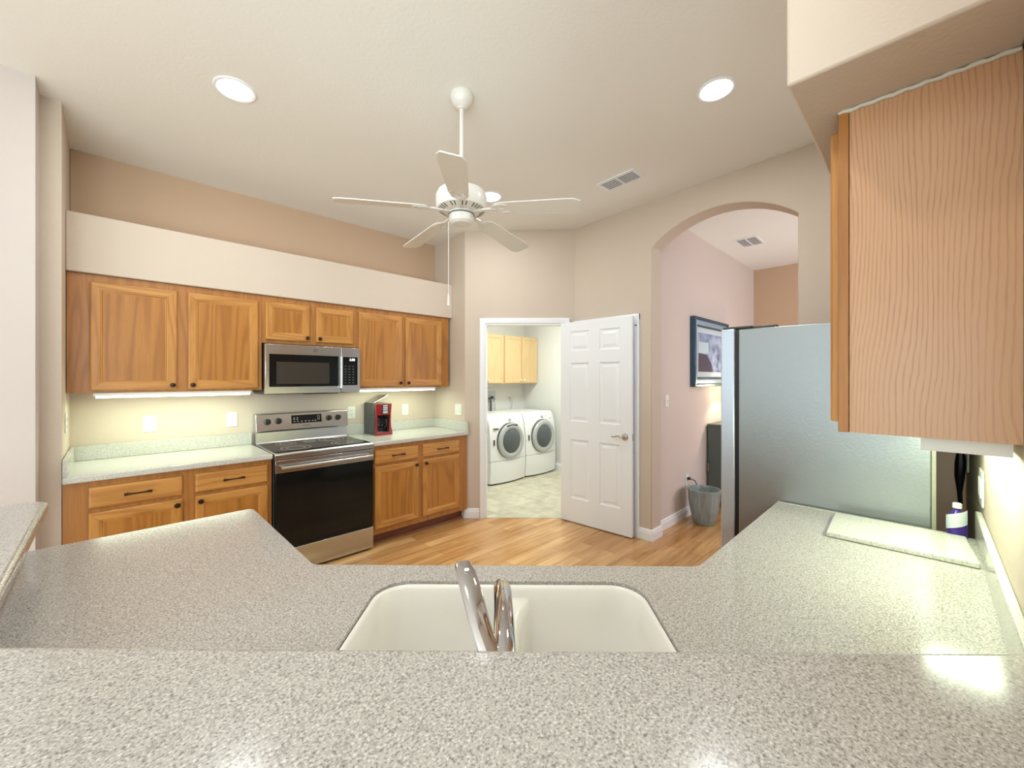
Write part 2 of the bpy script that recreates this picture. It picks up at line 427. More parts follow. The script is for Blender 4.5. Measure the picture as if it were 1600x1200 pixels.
# casing of the laundry doorway
def casing(name, a, b_, n, zt=2.04, cw=.055, t=.017):
    a = Vector((*a, 0)); c = Vector((*b_, 0)); d = (c-a).normalized(); n = Vector((*n, 0)).normalized()
    b = MB()
    prof = [(0, 0), (0, t*.6), (cw*.15, t*.75), (cw*.8, t), (cw, t*.85), (cw, 0)]
    for org, s in ((a, -1), (c, 1)):
        b.loft([[org+d*s*u+n*w_+Vector((0, 0, z)) for u, w_ in prof] for z in (0, zt+cw)])
    up = Vector((0, 0, 1))
    b.loft([[p_+up*(zt+u)+n*(w_+.0006) for u, w_ in prof] for p_ in (a-d*cw, c+d*cw)])
    # jamb lining inside the opening
    for org, s in ((a, 1), (c, -1)):
        b.loft([[org+d*s*u-n*w_+up*z for u, w_ in ((0, -.003), (.016, -.003), (.016, .116), (0, .116))] for z in (0, zt)])
    b.loft([[p_+up*(zt-u)-n*w_ for u, w_ in ((0, -.003), (.016, -.003), (.016, .116), (0, .116))] for p_ in (a, c)])
    return struct(b.build(name, M_base, smooth=False))
casing('trim_1', dj0, dj1, (-1, -1))
pj = Vector((dj0[0]+.016*S2, dj0[1]-.016*S2, .91))
sp = MB(); sp.box(-.0005, .0015, -.012, .012, -.03, .03)
o = sp.build('strike_plate', M_nickel, loc=(pj.x+.035*S2, pj.y+.035*S2, .91), rotz=-PI/4); struct(o)
o.parent = bpy.data.objects['trim_1']
# second doorway, in the arch wall, seen past the open leaf
b = MB()
prof = [(0, 0), (0, .011), (.01, .014), (.045, .018), (.057, .015), (.057, 0)]
b.loft([[(AX-w_, 1.915-u, z) for u, w_ in prof] for z in (0, 2.06)])
b.loft([[(AX-w_, 2.535+u*.9, z) for u, w_ in prof] for z in (0, 2.06)])
b.loft([[(AX-w_-.0005, y, 2.003+u) for u, w_ in prof] for y in (1.858, 2.588)])
struct(b.build('trim_2', M_base, smooth=False))

def sixpanel(b, w_, h, t):
    cols = [(.115, (w_-.115)/2), ((w_+.115)/2, w_-.115)]
    rows = [(.24, .836), (1.02, 1.61), (1.73, 1.93)]
    xs = [0, cols[0][0], cols[0][1], cols[1][0], cols[1][1], w_]; zs = [0] + [z for r in rows for z in r] + [h]
    for side, y in ((1, 0), (-1, -t)):
        for i in range(5):
            for k in range(7):
                x0, x1, z0, z1 = xs[i], xs[i+1], zs[k], zs[k+1]
                if i in (1, 3) and k in (1, 3, 5):
                    b.rects(x0, x1, z0, z1, [(0, y), (.006, y-.007*side), (.014, y-.010*side), (.024, y-.010*side), (.048, y-.003*side)], (0, 0, 0))
                else: b.face([b.b.verts.new(p) for p in ((x0, y, z0), (x1, y, z0), (x1, y, z1), (x0, y, z1))])
    for q in (((0, 0), (0, h)), ((w_, 0), (w_, h))):
        x = q[0][0]; b.face([b.b.verts.new(p) for p in ((x, 0, 0), (x, -t, 0), (x, -t, h), (x, 0, h))])
    for z in (0, h): b.face([b.b.verts.new(p) for p in ((0, 0, z), (w_, 0, z), (w_, -t, z), (0, -t, z))])
    bmesh.ops.remove_doubles(b.b, verts=b.b.verts[:], dist=1e-5)
def knobset(parent, x, z, t, wd):
    b = MB()
    for s, y0 in ((-1, -t), (1, 0)):
        b.lathe([(.032, y0), (.032, y0+s*.006), (.027, y0+s*.012), (.013, y0+s*.014), (.011, y0+s*.045)], 24, (x, 0, z), 'y')
        pts = [(x, y0+s*.045, z), (x-.02, y0+s*.05, z+.002), (x-.05, y0+s*.05, z+.008), (x-.085, y0+s*.048, z-.002), (x-.115, y0+s*.046, z-.002)]
        b.tube(pts, [.011, .010, .008, .007, .006], 10)
    o = b.build('door_handle', M_nickel, parent); o['label'] = 'satin nickel lever handle'
    b = MB(); b.box(wd-.0005, wd+.0015, -t+.006, -.006, z-.03, z+.03); b.build('latch_plate', M_nickel, parent)
# open leaf: hinged on the right jamb, swung back along the arch wall
hx, hy = 3.362, 2.672; fx, fy = 3.418, 1.893
ang = math.atan2(fy-hy, fx-hx); wd = math.hypot(fx-hx, fy-hy)
b = MB(); sixpanel(b, wd, 2.025, .035)
d1 = b.build('door_1', M_white, loc=(hx, hy, .010), rotz=ang, smooth=False)
struct(d1); knobset(d1, wd-.068, .915, .035, wd)
b = MB()
for z in (.25, 1.0, 1.78): b.tube([(-.006, -.002, z), (-.006, -.002, z+.09)], .006, 8)
b.build('hinge', M_nickel, d1)
b = MB(); sixpanel(b, .61, 1.99, .012)
d2 = struct(b.build('door_2', M_white, loc=(AX-.001, 2.53, .008), rotz=-PI/2, smooth=False))
# outside is -y in the leaf's own frame, i.e. -x in the room
b = MB(); b.lathe([(.02, 0), (.014, -.03), (.001, -.034)], 16, (.575, -.012, 1.9), 'y', cap1=False)
# small dark hook hole near the top of the casing
struct(MB().lathe([(.007, 0), (.006, -.006)], 12, (AX-.017, 1.888, 1.955), 'x').build('trim_hook', M_black, smooth=True)).parent = bpy.data.objects['trim_2']

# ------------------------------------------------------------------ stove wall cabinets (local frame: x along wall, -y into the room)
def cab_door(parent, x0, x1, z0, z1, y, knob=None, frame=.058, mats=None, t=.020, kmat=None, kr=.016):
    mats = mats or [M_oak, M_oakh, M_oakp]
    b = MB()
    b.rects(x0, x1, z0, z1, [(0, y), (0, y-t+.006), (.003, y-t+.002), (.008, y-t), (frame-.014, y-t), (frame-.011, y-t+.003), (frame-.004, y-t+.004), (frame, y-t+.009), (frame+.004, y-t+.009)])
    d = b.build('door', mats, parent, smooth=False)
    if knob:
        kx, kz = knob; k = MB()
        k.lathe([(.007, y-t), (.006, y-t-.012), (kr*.9, y-t-.016), (kr, y-t-.022), (kr*.8, y-t-.028), (.003, y-t-.030)], 20, (kx, 0, kz), 'y')
        k.build('knob', kmat or M_bronze, d)
    return d
def drawer(parent, x0, x1, z0, z1, y, t=.020):
    b = MB(); b.rects(x0, x1, z0, z1, [(0, y), (0, y-t+.008), (.004, y-t+.003), (.012, y-t), (.02, y-t)], (1, 1, 1))
    d = b.build('drawer', [M_oak, M_oakh], parent, smooth=False)
    cx, cz = (x0+x1)/2, (z0+z1)/2; h = MB(); yy = y-t
    for s in (-1, 1): h.tube([(cx+s*.048, yy+.001, cz), (cx+s*.048, yy-.024, cz)], [.006, .0045], 10)
    h.tube([(cx-.062, yy-.024, cz), (cx-.045, yy-.026, cz), (cx-.02, yy-.029, cz), (cx+.02, yy-.029, cz), (cx+.045, yy-.026, cz), (cx+.062, yy-.024, cz)], [.0085, .0065, .0045, .0045, .0065, .0085], 10)
    h.build('drawer_pull', M_bronze, d)
    return d
def upper(name, x0, x1, z0, z1, doors, label, depth=.325):
    t = empty(name, (x0, W, z0)); tag(t, label, 'cabinet', 'upper cabinets on the stove wall'); w_ = x1-x0; h = z1-z0
    b = MB(); b.box(.001, w_-.001, -depth+.02, -.002, .002, h); b.build('carcass', M_oakf, t, smooth=False)
    b = MB(); yf = -depth
    b.box(0, w_, yf, yf+.02, 0, h); b.build('face_frame', M_oakf, t, smooth=False)
    for (a, c, e, f, kn) in doors: cab_door(t, a-x0, c-x0, e-z0, f-z0, yf, (kn[0]-x0, kn[1]-z0))
    return t
upper('upper_cabinet', -.197, .838, 1.375, 2.115, [(-.098, .323, 1.390, 2.070, (.298, 1.418)), (.382, .812, 1.390, 2.070, (.408, 1.418))],
      'long oak upper cabinet with two tall doors, left of the microwave')
upper('upper_cabinet', .840, 1.592, 1.745, 2.115, [(.862, 1.190, 1.772, 2.072, (1.165, 1.800)), (1.240, 1.562, 1.772, 2.072, (1.265, 1.800))],
      'short oak cabinet with two small doors, directly above the microwave')
upper('upper_cabinet', 1.594, 2.618, 1.375, 2.115, [(1.612, 2.050, 1.390, 2.072, (2.025, 1.418)), (2.088, 2.520, 1.390, 2.072, (2.113, 1.418))],
      'oak upper cabinet with two tall doors, right of the microwave above the coffee maker')
def basecab(x0, x1, units, label):
    t = empty('base_cabinet', (x0, W, 0)); tag(t, label, 'cabinet', 'base cabinets on the stove wall'); w_ = x1-x0
    MB().box(.001, w_-.001, -.59, -.002, .10, .874).build('carcass', M_oakf, t, smooth=False)
    MB().box(0, w_, -.61, -.59, .10, .874).build('face_frame', M_oakf, t, smooth=False)
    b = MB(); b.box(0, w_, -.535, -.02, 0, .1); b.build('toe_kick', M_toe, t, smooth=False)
    b = MB(); b.prism([(-.535, 0), (-.552, 0), (-.549, .012), (-.541, .018), (-.535, .019)], 0, w_, 'x'); b.build('shoe_moulding', M_toe, t, smooth=False)
    for a, c, side in units:
        drawer(t, a-x0, c-x0, .715, .840, -.61)
        kx = c-.028 if side > 0 else a+.028
        cab_door(t, a-x0, c-x0, .150, .692, -.61, (kx-x0, .658))
    return t
basecab(-.197, .836, [(-.096, .325, 1), (.389, .810, -1)], 'oak base cabinet left of the range, with two drawers above two doors')
basecab(1.606, 2.645, [(1.625, 2.060, 1), (2.108, 2.540, -1)], 'oak base cabinet right of the range, with two drawers above two doors')
def counter(x0, x1, label, side=None):
    b = MB(); b.box(x0, x1, W-.645, W-.003, .876, .914)
    t = b.build('countertop', M_lctr, bevel=.008, seg=3, loc=(0, 0, 0)); tag(t, label, 'countertop', 'countertops on the stove wall')
    b = MB(); b.box(x0+.001, x1-.001, W-.022, W-.003, .914, 1.012)
    if side == 'L': b.box(x0+.001, x0+.02, W-.64, W-.022, .914, 1.012)
    if side == 'R': b.box(x1-.02, x1-.001, W-.64, W-.022, .914, 1.012)
    b.build('backsplash', M_lctr, t, bevel=.003)
counter(-.197, .838, 'pale speckled countertop left of the range on the stove wall', 'L')
counter(1.604, 2.647, 'pale speckled countertop right of the range, under the coffee maker', 'R')

# under cabinet lights
def striplight(x0, x1, y0, y1, zt, label, power, gl=None, shroud=False):
    t = empty('under_cabinet_light', (x0, y0, zt-.034)); tag(t, label, 'light', gl)
    w_, d_ = x1-x0, y1-y0
    b = MB()
    if shroud:
        b.box(0, .006, 0, d_, .006, .034); b.box(.006, w_, 0, .006, .006, .034); b.box(.006, w_, d_-.006, d_, .006, .034); b.box(w_-.006, w_, .006, d_-.006, .006, .034)
        b.box(.006, w_-.006, .006, d_-.006, .026, .034)
    else: b.box(0, w_, 0, d_, .012, .034)
    b.build('housing', M_plate, t, bevel=.003 if not shroud else 0)
    MB().box(.012, w_-.012, (.010 if shroud else -.002), (d_-.010 if shroud else d_-.006), (.008 if shroud else 0), (.0255 if shroud else .0119)).build('diffuser', M_tube, t, bevel=.003)
    a = area('strip_lamp', ((x0+x1)/2, (y0+y1)/2, zt-(.030 if shroud else .037)), (0, 0, 0), w_*.95, d_*.8, power, (.80, 1.0, .66))
    return t
striplight(-.085, .775, 3.672, 3.765, 1.374, 'lit white strip light under the left oak upper cabinet', 1.8, 'lit strip lights under the cabinets')
striplight(1.615, 2.46, 3.672, 3.765, 1.374, 'lit white strip light under the oak cabinet above the coffee maker', 1.5, 'lit strip lights under the cabinets')

# ------------------------------------------------------------------ range
t = empty('range_stove', (.845, W-.01, 0)); tag(t, 'stainless steel electric range with black glass oven door between the base cabinets', 'stove')
w_ = .755
b = MB(); b.box(.002, w_-.002, -.615, -.02, .012, .895); b.build('body', M_dgrey, t, smooth=False)
b = MB(); b.prism([(-.655, .868), (-.655, .905), (-.645, .916), (-.05, .918), (-.05, .896), (-.615, .868)], 0, w_, 'x'); b.build('cooktop_frame', M_steel, t, bevel=.003)
ct = MB().box(.018, w_-.018, -.615, -.10, .9175, .921).build('cooktop_glass', M_bglass, t, bevel=.001)
for x, y, r in ((.19, -.49, .105), (.55, -.49, .085), (.19, -.23, .075), (.56, -.23, .105), (.375, -.22, .05)):
    m = MB()
    for q in (r, r*.62):
        m.lathe([(q-.0012, .9211), (q-.0012, .9214), (q+.0012, .9214), (q+.0012, .9211)], 40, (x, y, 0), cap0=False, cap1=False)
    m.build('burner_ring', M_mark, ct)
# backguard
b = MB(); b.prism([(-.10, .918), (-.075, .918), (-.02, .918), (-.02, 1.02), (-.088, 1.02), (-.095, .93)], .004, w_-.004, 'x'); b.build('backguard_lower', M_steel, t, smooth=False)
b = MB(); b.prism([(-.115, 1.022), (-.10, 1.012), (-.015, 1.012), (-.015, 1.165), (-.06, 1.170), (-.088, 1.163)], 0, w_, 'x')
cp = b.build('control_panel', M_steel, t, bevel=.004)
# the panel leans back: put its fittings in a frame that leans the same way
lean = math.atan2(.027, .141); CPM = Matrix.Translation((0, -.115, 1.022)) @ Matrix.Rotation(-lean, 4, 'X')
def onpanel(name, mb, mat, par=cp, **k):
    for v_ in mb.b.verts: v_.co = CPM @ v_.co
    return mb.build(name, mat, par, **k)
dsp = onpanel('display', MB().box(.268, .52, -.003, .002, .052, .122), M_bglass, bevel=.001)
onpanel('display_trim', MB().box(.262, .526, -.0015, .001, .047, .127), M_chrome)
m = MB()
for i, x in enumerate((.285, .312, .345, .375, .405, .435, .458)):
    m.box(x, x+.014, -.0035, -.003, .064, .069)
onpanel('lower_marks', m, M_mark, dsp, smooth=False)
m = MB()
for x in (.285, .31): m.box(x, x+.012, -.0035, -.003, .082, .088); m.box(x, x+.012, -.0035, -.003, .097, .101)
onpanel('left_marks', m, M_mark, dsp, smooth=False)
m = MB()
for x in (.485, .498): 
    for z in (.07, .082, .094, .106): m.box(x, x+.005, -.0035, -.003, z, z+.005)
onpanel('right_marks', m, M_mark, dsp, smooth=False)
for x, z in ((.085, .078), (.168, .080), (.585, .080), (.668, .080)):
    k = MB(); k.lathe([(.026, 0), (.026, -.004), (.024, -.006), (.021, -.024), (.018, -.027), (.002, -.028)], 28, (x, 0, z), 'y')
    k.box(x-.005, x+.005, -.034, -.026, z-.019, z+.019)
    kk = onpanel('knob', k, M_black, bevel=.001)
    m = MB()
    for q in range(9):
        a = math.radians(-220+q*32.5); m.lathe([(.0014, -.0003), (.0014, -.0008)], 6, (x+.033*math.cos(a), 0, z-.033*math.sin(a)), 'y')
    onpanel('dial_marks', m, M_dark, smooth=False)
tx = text('brand_lettering', 'SAMSUNG', .014, M_dark, cp, (.39, 0, 0)); 
tx.matrix_local = CPM @ Matrix.Translation((.392, -.0007, .028)) @ Matrix.Rotation(PI/2, 4, 'X')
# oven door
b = MB(); b.box(.004, w_-.004, -.652, -.616, .205, .858); od = b.build('oven_door', M_bglass, t, bevel=.003)
MB().box(.003, w_-.003, -.656, -.645, .770, .862).build('door_band', M_steel, od, bevel=.002)
b = MB(); b.tube([(.03, -.697, .812), (w_-.03, -.697, .812)], .013, 16, flat=1.0)
for x in (.05, w_-.05): b.tube([(x, -.655, .812), (x, -.70, .812)], .009, 10)
b.build('oven_handle', M_steel, od)
MB().box(.14, w_-.14, -.6526, -.651, .33, .66).build('oven_window', M_bglass, od, bevel=.0004)
MB().box(.003, w_-.003, -.652, -.616, .022, .198).build('storage_drawer', M_steel, t, bevel=.003)
for x in (.05, w_-.05):
    for y in (-.56, -.06): MB().tube([(x, y, 0), (x, y, .014)], .018, 12).build('levelling_foot', M_black, t)

# ------------------------------------------------------------------ microwave
t = empty('microwave', (.842, W-.003, 1.338)); tag(t, 'stainless over the range microwave with black door window and lit clock', 'microwave')
mw, mh = .750, .400
MB().box(.004, mw-.004, -.375, 0, .012, mh).build('body', M_black, t, bevel=.002)
MB().box(.01, mw-.01, -.36, -.01, 0, .012).build('vent_underside', M_dgrey, t)
b = MB(); b.box(0, mw*.775, -.405, -.376, .004, mh-.004); md = b.build('door', M_steel, t, bevel=.004)
MB().box(.028, mw*.775-.02, -.4065, -.4045, .060, .318).build('door_window', M_bglass, md, bevel=.006, seg=3)
MB().box(.078, mw*.775-.10, -.4075, -.4060, .082, .258).build('window_screen', M_mwin, md, bevel=.0005)
b = MB(); hx_ = mw*.775-.006
b.tube([(hx_, -.43, .045+.27*k/8) if True else 0 for k in range(9)], .012, 12)
for z in (.062, .295): b.tube([(hx_, -.404, z), (hx_, -.43, z)], .007, 10)
b.build('door_handle', M_steel, md)
MB().box(mw*.775+.001, mw, -.405, -.376, .004, mh-.004).build('control_side', M_steel, t, bevel=.004)
kp = MB().box(mw*.775+.014, mw-.022, -.4065, -.4045, .066, .314).build('keypad', M_bglass, t, bevel=.004)
text('clock_digits', '2:30', .028, M_digit, kp, (mw*.905, -.4068, .290))
m = MB()
for r_ in range(7):
    for c_ in range(3): m.box(mw*.815+c_*.034, mw*.815+c_*.034+.016, -.4069, -.4064, .085+r_*.024, .091+r_*.024)
m.build('keypad_marks', newmat('dim_grey_marks', (.12, .125, .125), .5), kp, smooth=False)
# round emblem with a curled monogram
m = MB(); m.lathe([(.0165, -.4048), (.0165, -.4062), (.0145, -.4062), (.0145, -.4048)], 32, (mw*.495, 0, .357), 'y', cap0=False, cap1=False)
cx_, cz_ = mw*.495, .357
def curl(pts, r=.0009): m.tube([(cx_+x, -.4060, cz_+z) for x, z in pts], r, 6)
curl([(-.002+.005*math.cos(a), .001+.0055*math.sin(a)) for a in [.6+k*.62 for k in range(9)]])
curl([(-.002, -.004), (-.005, -.009), (-.009, -.008), (-.010, -.005)])
curl([(.009, .006), (.005, .008), (.003, .004), (.006, .001), (.002, -.003), (.005, -.008), (.009, -.006)])
for k in range(4):
    a = PI/4+k*PI/2; curl([(.0125*math.cos(a-.4), .0125*math.sin(a-.4)), (.010*math.cos(a), .010*math.sin(a)), (.0125*math.cos(a+.4), .0125*math.sin(a+.4))], .0007)
m.build('round_emblem', M_dark, md)
b = MB(); b.box(.30, .56, -.395, -.30, -.004, .001); b.build('lamp_cover', M_black, t)

# ------------------------------------------------------------------ coffee maker
t = empty('coffee_maker', (1.80, 3.952, .9145)); t.rotation_euler = (0, 0, 0)
tag(t, 'red and black drip coffee maker with raised lid on the counter right of the range', 'coffee maker')
cw, cd = .160, .240
b = MB(); b.box(0, cw, -cd*.42, 0, 0, .305); b.box(0, cw, -cd+.012, -cd*.42, 0, .028); b.box(0, cw, -cd+.012, -cd*.42, .20, .305)
b.box(0, .010, -cd+.012, -cd*.42, .028, .20); b.box(cw-.010, cw, -cd+.012, -cd*.42, .028, .20)
b.build('housing', M_dgrey, t, bevel=.004)
# red front shell: bowed outline with an opening
b = MB()
def shellx(z): return .010*math.sin(PI*min(max((z-.02)/.26, 0), 1))
L_ = []; zz = [0, .03, .08, .14, .20, .26, .305]
outer = [(shellx(z)*.4-.003, z) for z in zz] + [(cw+.003-shellx(z)+(.008 if z < .04 else 0), z) for z in zz[::-1]]
outer = [(x, z) for x, z in outer]
hole = [(.018, .028), (cw-.020, .028), (cw-.026, .10), (cw-.022, .195), (.018, .195)]
b2 = MB(); b2.holed(outer, [hole], -.018, 0)
for v_ in b2.b.verts: x, y, z = v_.co; v_.co = Vector((x, -cd+.012-.018-z*1.0-.018, y))
b2.build('front_shell', M_red, t, bevel=.003)
b = MB(); b.box(.060, .125, -cd-.0265, -cd-.0235, .205, .297); pn = b.build('button_panel', M_black, t, bevel=.001)
for i, z in enumerate((.283, .264, .248, .230, .216)):
    m = MB(); m.box(.070, .116, -cd-.0290, -cd-.0262, z-.004, z+.005); m.build('button', M_plate, pn, bevel=.001)
# carafe
b = MB(); b.lathe([(.048, .032), (.060, .045), (.064, .085), (.058, .125), (.045, .150), (.046, .158)], 28, (cw*.45, -cd*.72, 0)); cf = b.build('carafe', M_bglass, t)
b = MB(); b.lathe([(.046, .158), (.047, .166), (.02, .172), (.001, .173)], 24, (cw*.45, -cd*.72, 0)); b.lathe([(.0605, .122), (.0605, .130), (.057, .130), (.057, .122)], 24, (cw*.45, -cd*.72, 0), cap0=False, cap1=False); b.build('carafe_lid', M_black, cf)
b = MB(); hx2 = cw*.45+.012
b.tube([(hx2, -cd*.72-.045, .150), (hx2+.02, -cd*.72-.085, .148), (hx2+.024, -cd*.72-.088, .10), (hx2+.015, -cd*.72-.06, .06)], [.008, .009, .008, .006], 10)
b.build('carafe_handle', M_black, cf)
b = MB(); b.lathe([(.05, .028), (.05, .033)], 24, (cw*.45, -cd*.72, 0)); b.build('warming_plate', M_steel, t)
b = MB(); Mx = Matrix.Translation((0, 0, .306)) @ Matrix.Rotation(math.radians(-26), 4, 'Y')
b.box(0, cw*1.02, -cd*.95, -.02, 0, .010, M=Mx); b.build('lid', M_dgrey.copy() if False else M_steel, t, bevel=.003)

# ------------------------------------------------------------------ outlets and switches
def plate(loc, rotz, kind, label, group, wd=.075, ht=.118):
    """plate faces -y in its own frame"""
    t = empty({'outlet': 'wall_outlet', 'switch': 'light_switch', 'toggle': 'light_switch'}[kind], loc, rotz); tag(t, label, 'outlet' if kind == 'outlet' else 'switch', group)
    MB().box(-wd/2, wd/2, -.006, 0, -ht/2, ht/2).build('cover_plate', M_plate, t, bevel=.002)
    if kind == 'outlet':
        for z in (-.020, .020):
            b = MB(); b.prism(rrect(-.017, .017, z-.0145, z+.0145, .010), -.0085, -.005, 'y'); s = b.build('socket', M_plate, t)
            m = MB(); m.box(-.0085, -.006, -.0088, -.0084, z-.001, z+.008); m.box(.006, .0085, -.0088, -.0084, z-.001, z+.008)
            m.lathe([(.0027, -.0084), (.0027, -.0088)], 10, (0, 0, z-.007), 'y'); m.build('slots', M_slot, s, smooth=False)
    elif kind == 'switch':
        for x in ((-.023, .023) if wd > .1 else (0,)):
            MB().box(x-.016, x+.016, -.009, -.005, -.032, .032).build('rocker', M_plate, t, bevel=.002)
    else:
        MB().box(-.006, .006, -.009, -.005, -.013, .013).build('toggle_frame', M_plate, t)
        b = MB(); b.tube([(0, -.006, 0), (0, -.018, .006)], [.005, .0035], 8); b.build('toggle', M_plate, t)
    return t
WY = W-.0005
plate((.198, WY, 1.134), 0, 'outlet', 'white outlet on the left part of the backsplash wall, between the corner and the range', 'outlets on the stove wall')
plate((.699, WY, 1.131), 0, 'outlet', 'white outlet just left of the range control panel', 'outlets on the stove wall')
plate((1.685, WY, 1.128), 0, 'outlet', 'white outlet just right of the range, beside the coffee maker', 'outlets on the stove wall')
plate((2.275, WY, 1.125), 0, 'switch', 'white single rocker switch on the wall right of the coffee maker', None)
plate((SX-.0005, 3.52, 1.132), PI/2*-1+PI, 'switch', 'white double switch plate on the return wall at the counter end', None, .118)
for o_ in [o for o in bpy.data.objects if o.get('label', '').startswith('white double')]: o_.rotation_euler = (0, 0, -PI/2)
plate((-.1995, 3.62, 1.20), PI/2, 'outlet', 'white outlet seen edge-on at the left end of the counter', None)
plate((2.11, RY+.0005, 1.097), PI, 'switch', 'white switch plate on the right wall above the backsplash', None, .115)
plate((3.892, 1.7995, 1.243), 0, 'toggle', 'white toggle switch on the hall wall beyond the arch', None)
ho = plate((4.37, 1.7995, .385), 0, 'outlet', 'white outlet low on the hall wall behind the ceramic pot', None)
b = MB(); b.tube([(4.37, 1.789, .40), (4.37, 1.76, .40), (4.40, 1.73, .385), (4.45, 1.725, .33), (4.50, 1.75, .24), (4.6, 1.76, .06), (4.8, 1.76, .012), (4.88, 1.755, .012)], .005, 8)
b.box(4.357, 4.383, 1.765, 1.791, .39, .415)
tag(b.build('power_cord', M_black), 'black power cord plugged into the low outlet on the hall wall', 'cord')

# ------------------------------------------------------------------ ceiling things
def recessed(x, y, label, on=True):
    z = ceil_z(y); t = empty('recessed_light', (x, y, z)); t.rotation_euler = (math.atan(-.032), 0, 0)
    tag(t, label, 'ceiling light', 'recessed ceiling lights')
    b = MB(); b.lathe([(.100, .002), (.100, -.004), (.094, -.007), (.083, -.005), (.080, .002)], 40, cap0=False, cap1=False); b.build('trim_ring', M_white, t)
    b = MB(); b.lathe([(.080, -.003), (.05, -.006), (.001, -.007)], 32, cap1=False); b.build('lens', M_lamp, t)
    l = bpy.data.lights.new('recessed_lamp', 'AREA'); l.shape = 'DISK'; l.size = .15; l.energy = 6; l.color = (.95, .99, 1.0)
    o = bpy.data.objects.new('recessed_lamp', l); COL.objects.link(o); o.location = (x, y, z-.012)
recessed(.477, 2.630, 'lit recessed ceiling light at the left, above the stove wall cabinets')
recessed(2.425, .835, 'lit recessed ceiling light at the right, in front of the wall soffit')
recessed(2.33, 2.64, 'lit recessed ceiling light half hidden behind the ceiling fan')
recessed(.477, .835, 'lit recessed ceiling light nearest the breakfast bar')
def vent(loc, rot, wx, wy, nx, label, group=None):
    t = empty('ceiling_vent', loc); t.rotation_euler = rot; tag(t, label, 'vent', group)
    b = MB(); b.holed([(-wx/2, -wy/2), (wx/2, -wy/2), (wx/2, wy/2), (-wx/2, wy/2)], [[(-wx/2+.022, -wy/2+.022), (wx/2-.022, -wy/2+.022), (wx/2-.022, wy/2-.022), (-wx/2+.022, wy/2-.022)]], -.008, .001)
    b.build('frame', M_white, t, bevel=.002)
    MB().box(-wx/2+.022, wx/2-.022, -wy/2+.022, wy/2-.022, -.0012, .0).build('duct_opening', M_vdark, t)
    n = nx; span = wx-.044
    for k in range(n):
        x = -span/2+span*(k+.5)/n
        b = MB(); b.box(-.0035, .0035, -wy/2+.022, wy/2-.022, -.001, .001, M=Matrix.Translation((x, 0, -.004)) @ Matrix.Rotation(.35, 4, 'Y')); b.build('louver', M_white, t, smooth=False)
    MB().box(-wx/2+.022, wx/2-.022, -.006, .006, -.009, -.002).build('centre_bar', M_white, t)
vent((2.925, 1.737, ceil_z(1.737)), (math.atan(-.032), 0, 0), .19, .33, 6, 'white slotted air vent in the kitchen ceiling right of the fan')
vent((5.28, 1.455, 3.0495), (0, 0, 0), .36, .24, 8, 'white air vent in the hall ceiling beyond the arch')

# fan
FX, FY = 1.402, 1.835; FZ = ceil_z(FY)
t = empty('ceiling_fan', (FX, FY, FZ), -PI/4); tag(t, 'white five blade ceiling fan on a long downrod with pull chain', 'ceiling fan')
b = MB(); b.lathe([(.062, .002), (.066, -.01), (.062, -.035), (.045, -.062), (.022, -.075), (.020, -.08)], 32); b.build('canopy', M_fan, t)
b = MB(); b.tube([(0, 0, -.07), (0, 0, 2.53-FZ)], .0115, 16); b.build('downrod', M_fan, t)
hz = 2.372-FZ
b = MB(); b.lathe([(.030, hz+.185), (.034, hz+.165), (.085, hz+.155), (.132, hz+.135), (.143, hz+.11), (.143, hz+.055), (.135, hz+.040), (.098, hz+.026), (.070, hz+.024)], 48); mh_ = b.build('motor_housing', M_fan, t)
for k in range(36):
    if k % 6 == 0: continue
    a = 2*PI*k/36
    m = MB(); m.box(.100, .130, -.0028, .0028, -.0015, .0015, M=Matrix.Rotation(a, 4, 'Z') @ Matrix.Translation((0, 0, hz+.0325)) @ Matrix.Translation((.115, 0, 0)) @ Matrix.Rotation(-.36, 4, 'Y') @ Matrix.Translation((-.115, 0, 0)))
    m.build('vent_slot', M_dgrey, mh_, smooth=False)
b = MB(); b.lathe([(.066, hz+.03), (.068, hz+.015), (.070, hz+.0), (.064, hz-.03), (.050, hz-.042), (.001, hz-.045)], 36, cap1=False); b.build('switch_cap', M_fan, t)
b = MB(); b.lathe([(.071, hz+.013), (.0735, hz+.010), (.071, hz+.007)], 36, cap0=False, cap1=False); b.build('dark_band', M_dgrey, t)
def blade_mesh(b):
    n = 14; top = []; pts = []
    for k in range(n+1):
        u = k/n; x = .205+u*(.665-.205)
        hw = .052+.016*u
        if u > .88: q = (u-.88)/.12; hw *= math.sqrt(max(1-q*q*.55, 0))
        if u < .05: hw *= .85+3*u
        pts.append((x, hw))
    out = [(x, h) for x, h in pts]+[(x, -h) for x, h in pts[::-1]]
    b.prism(out, -.003, .003)
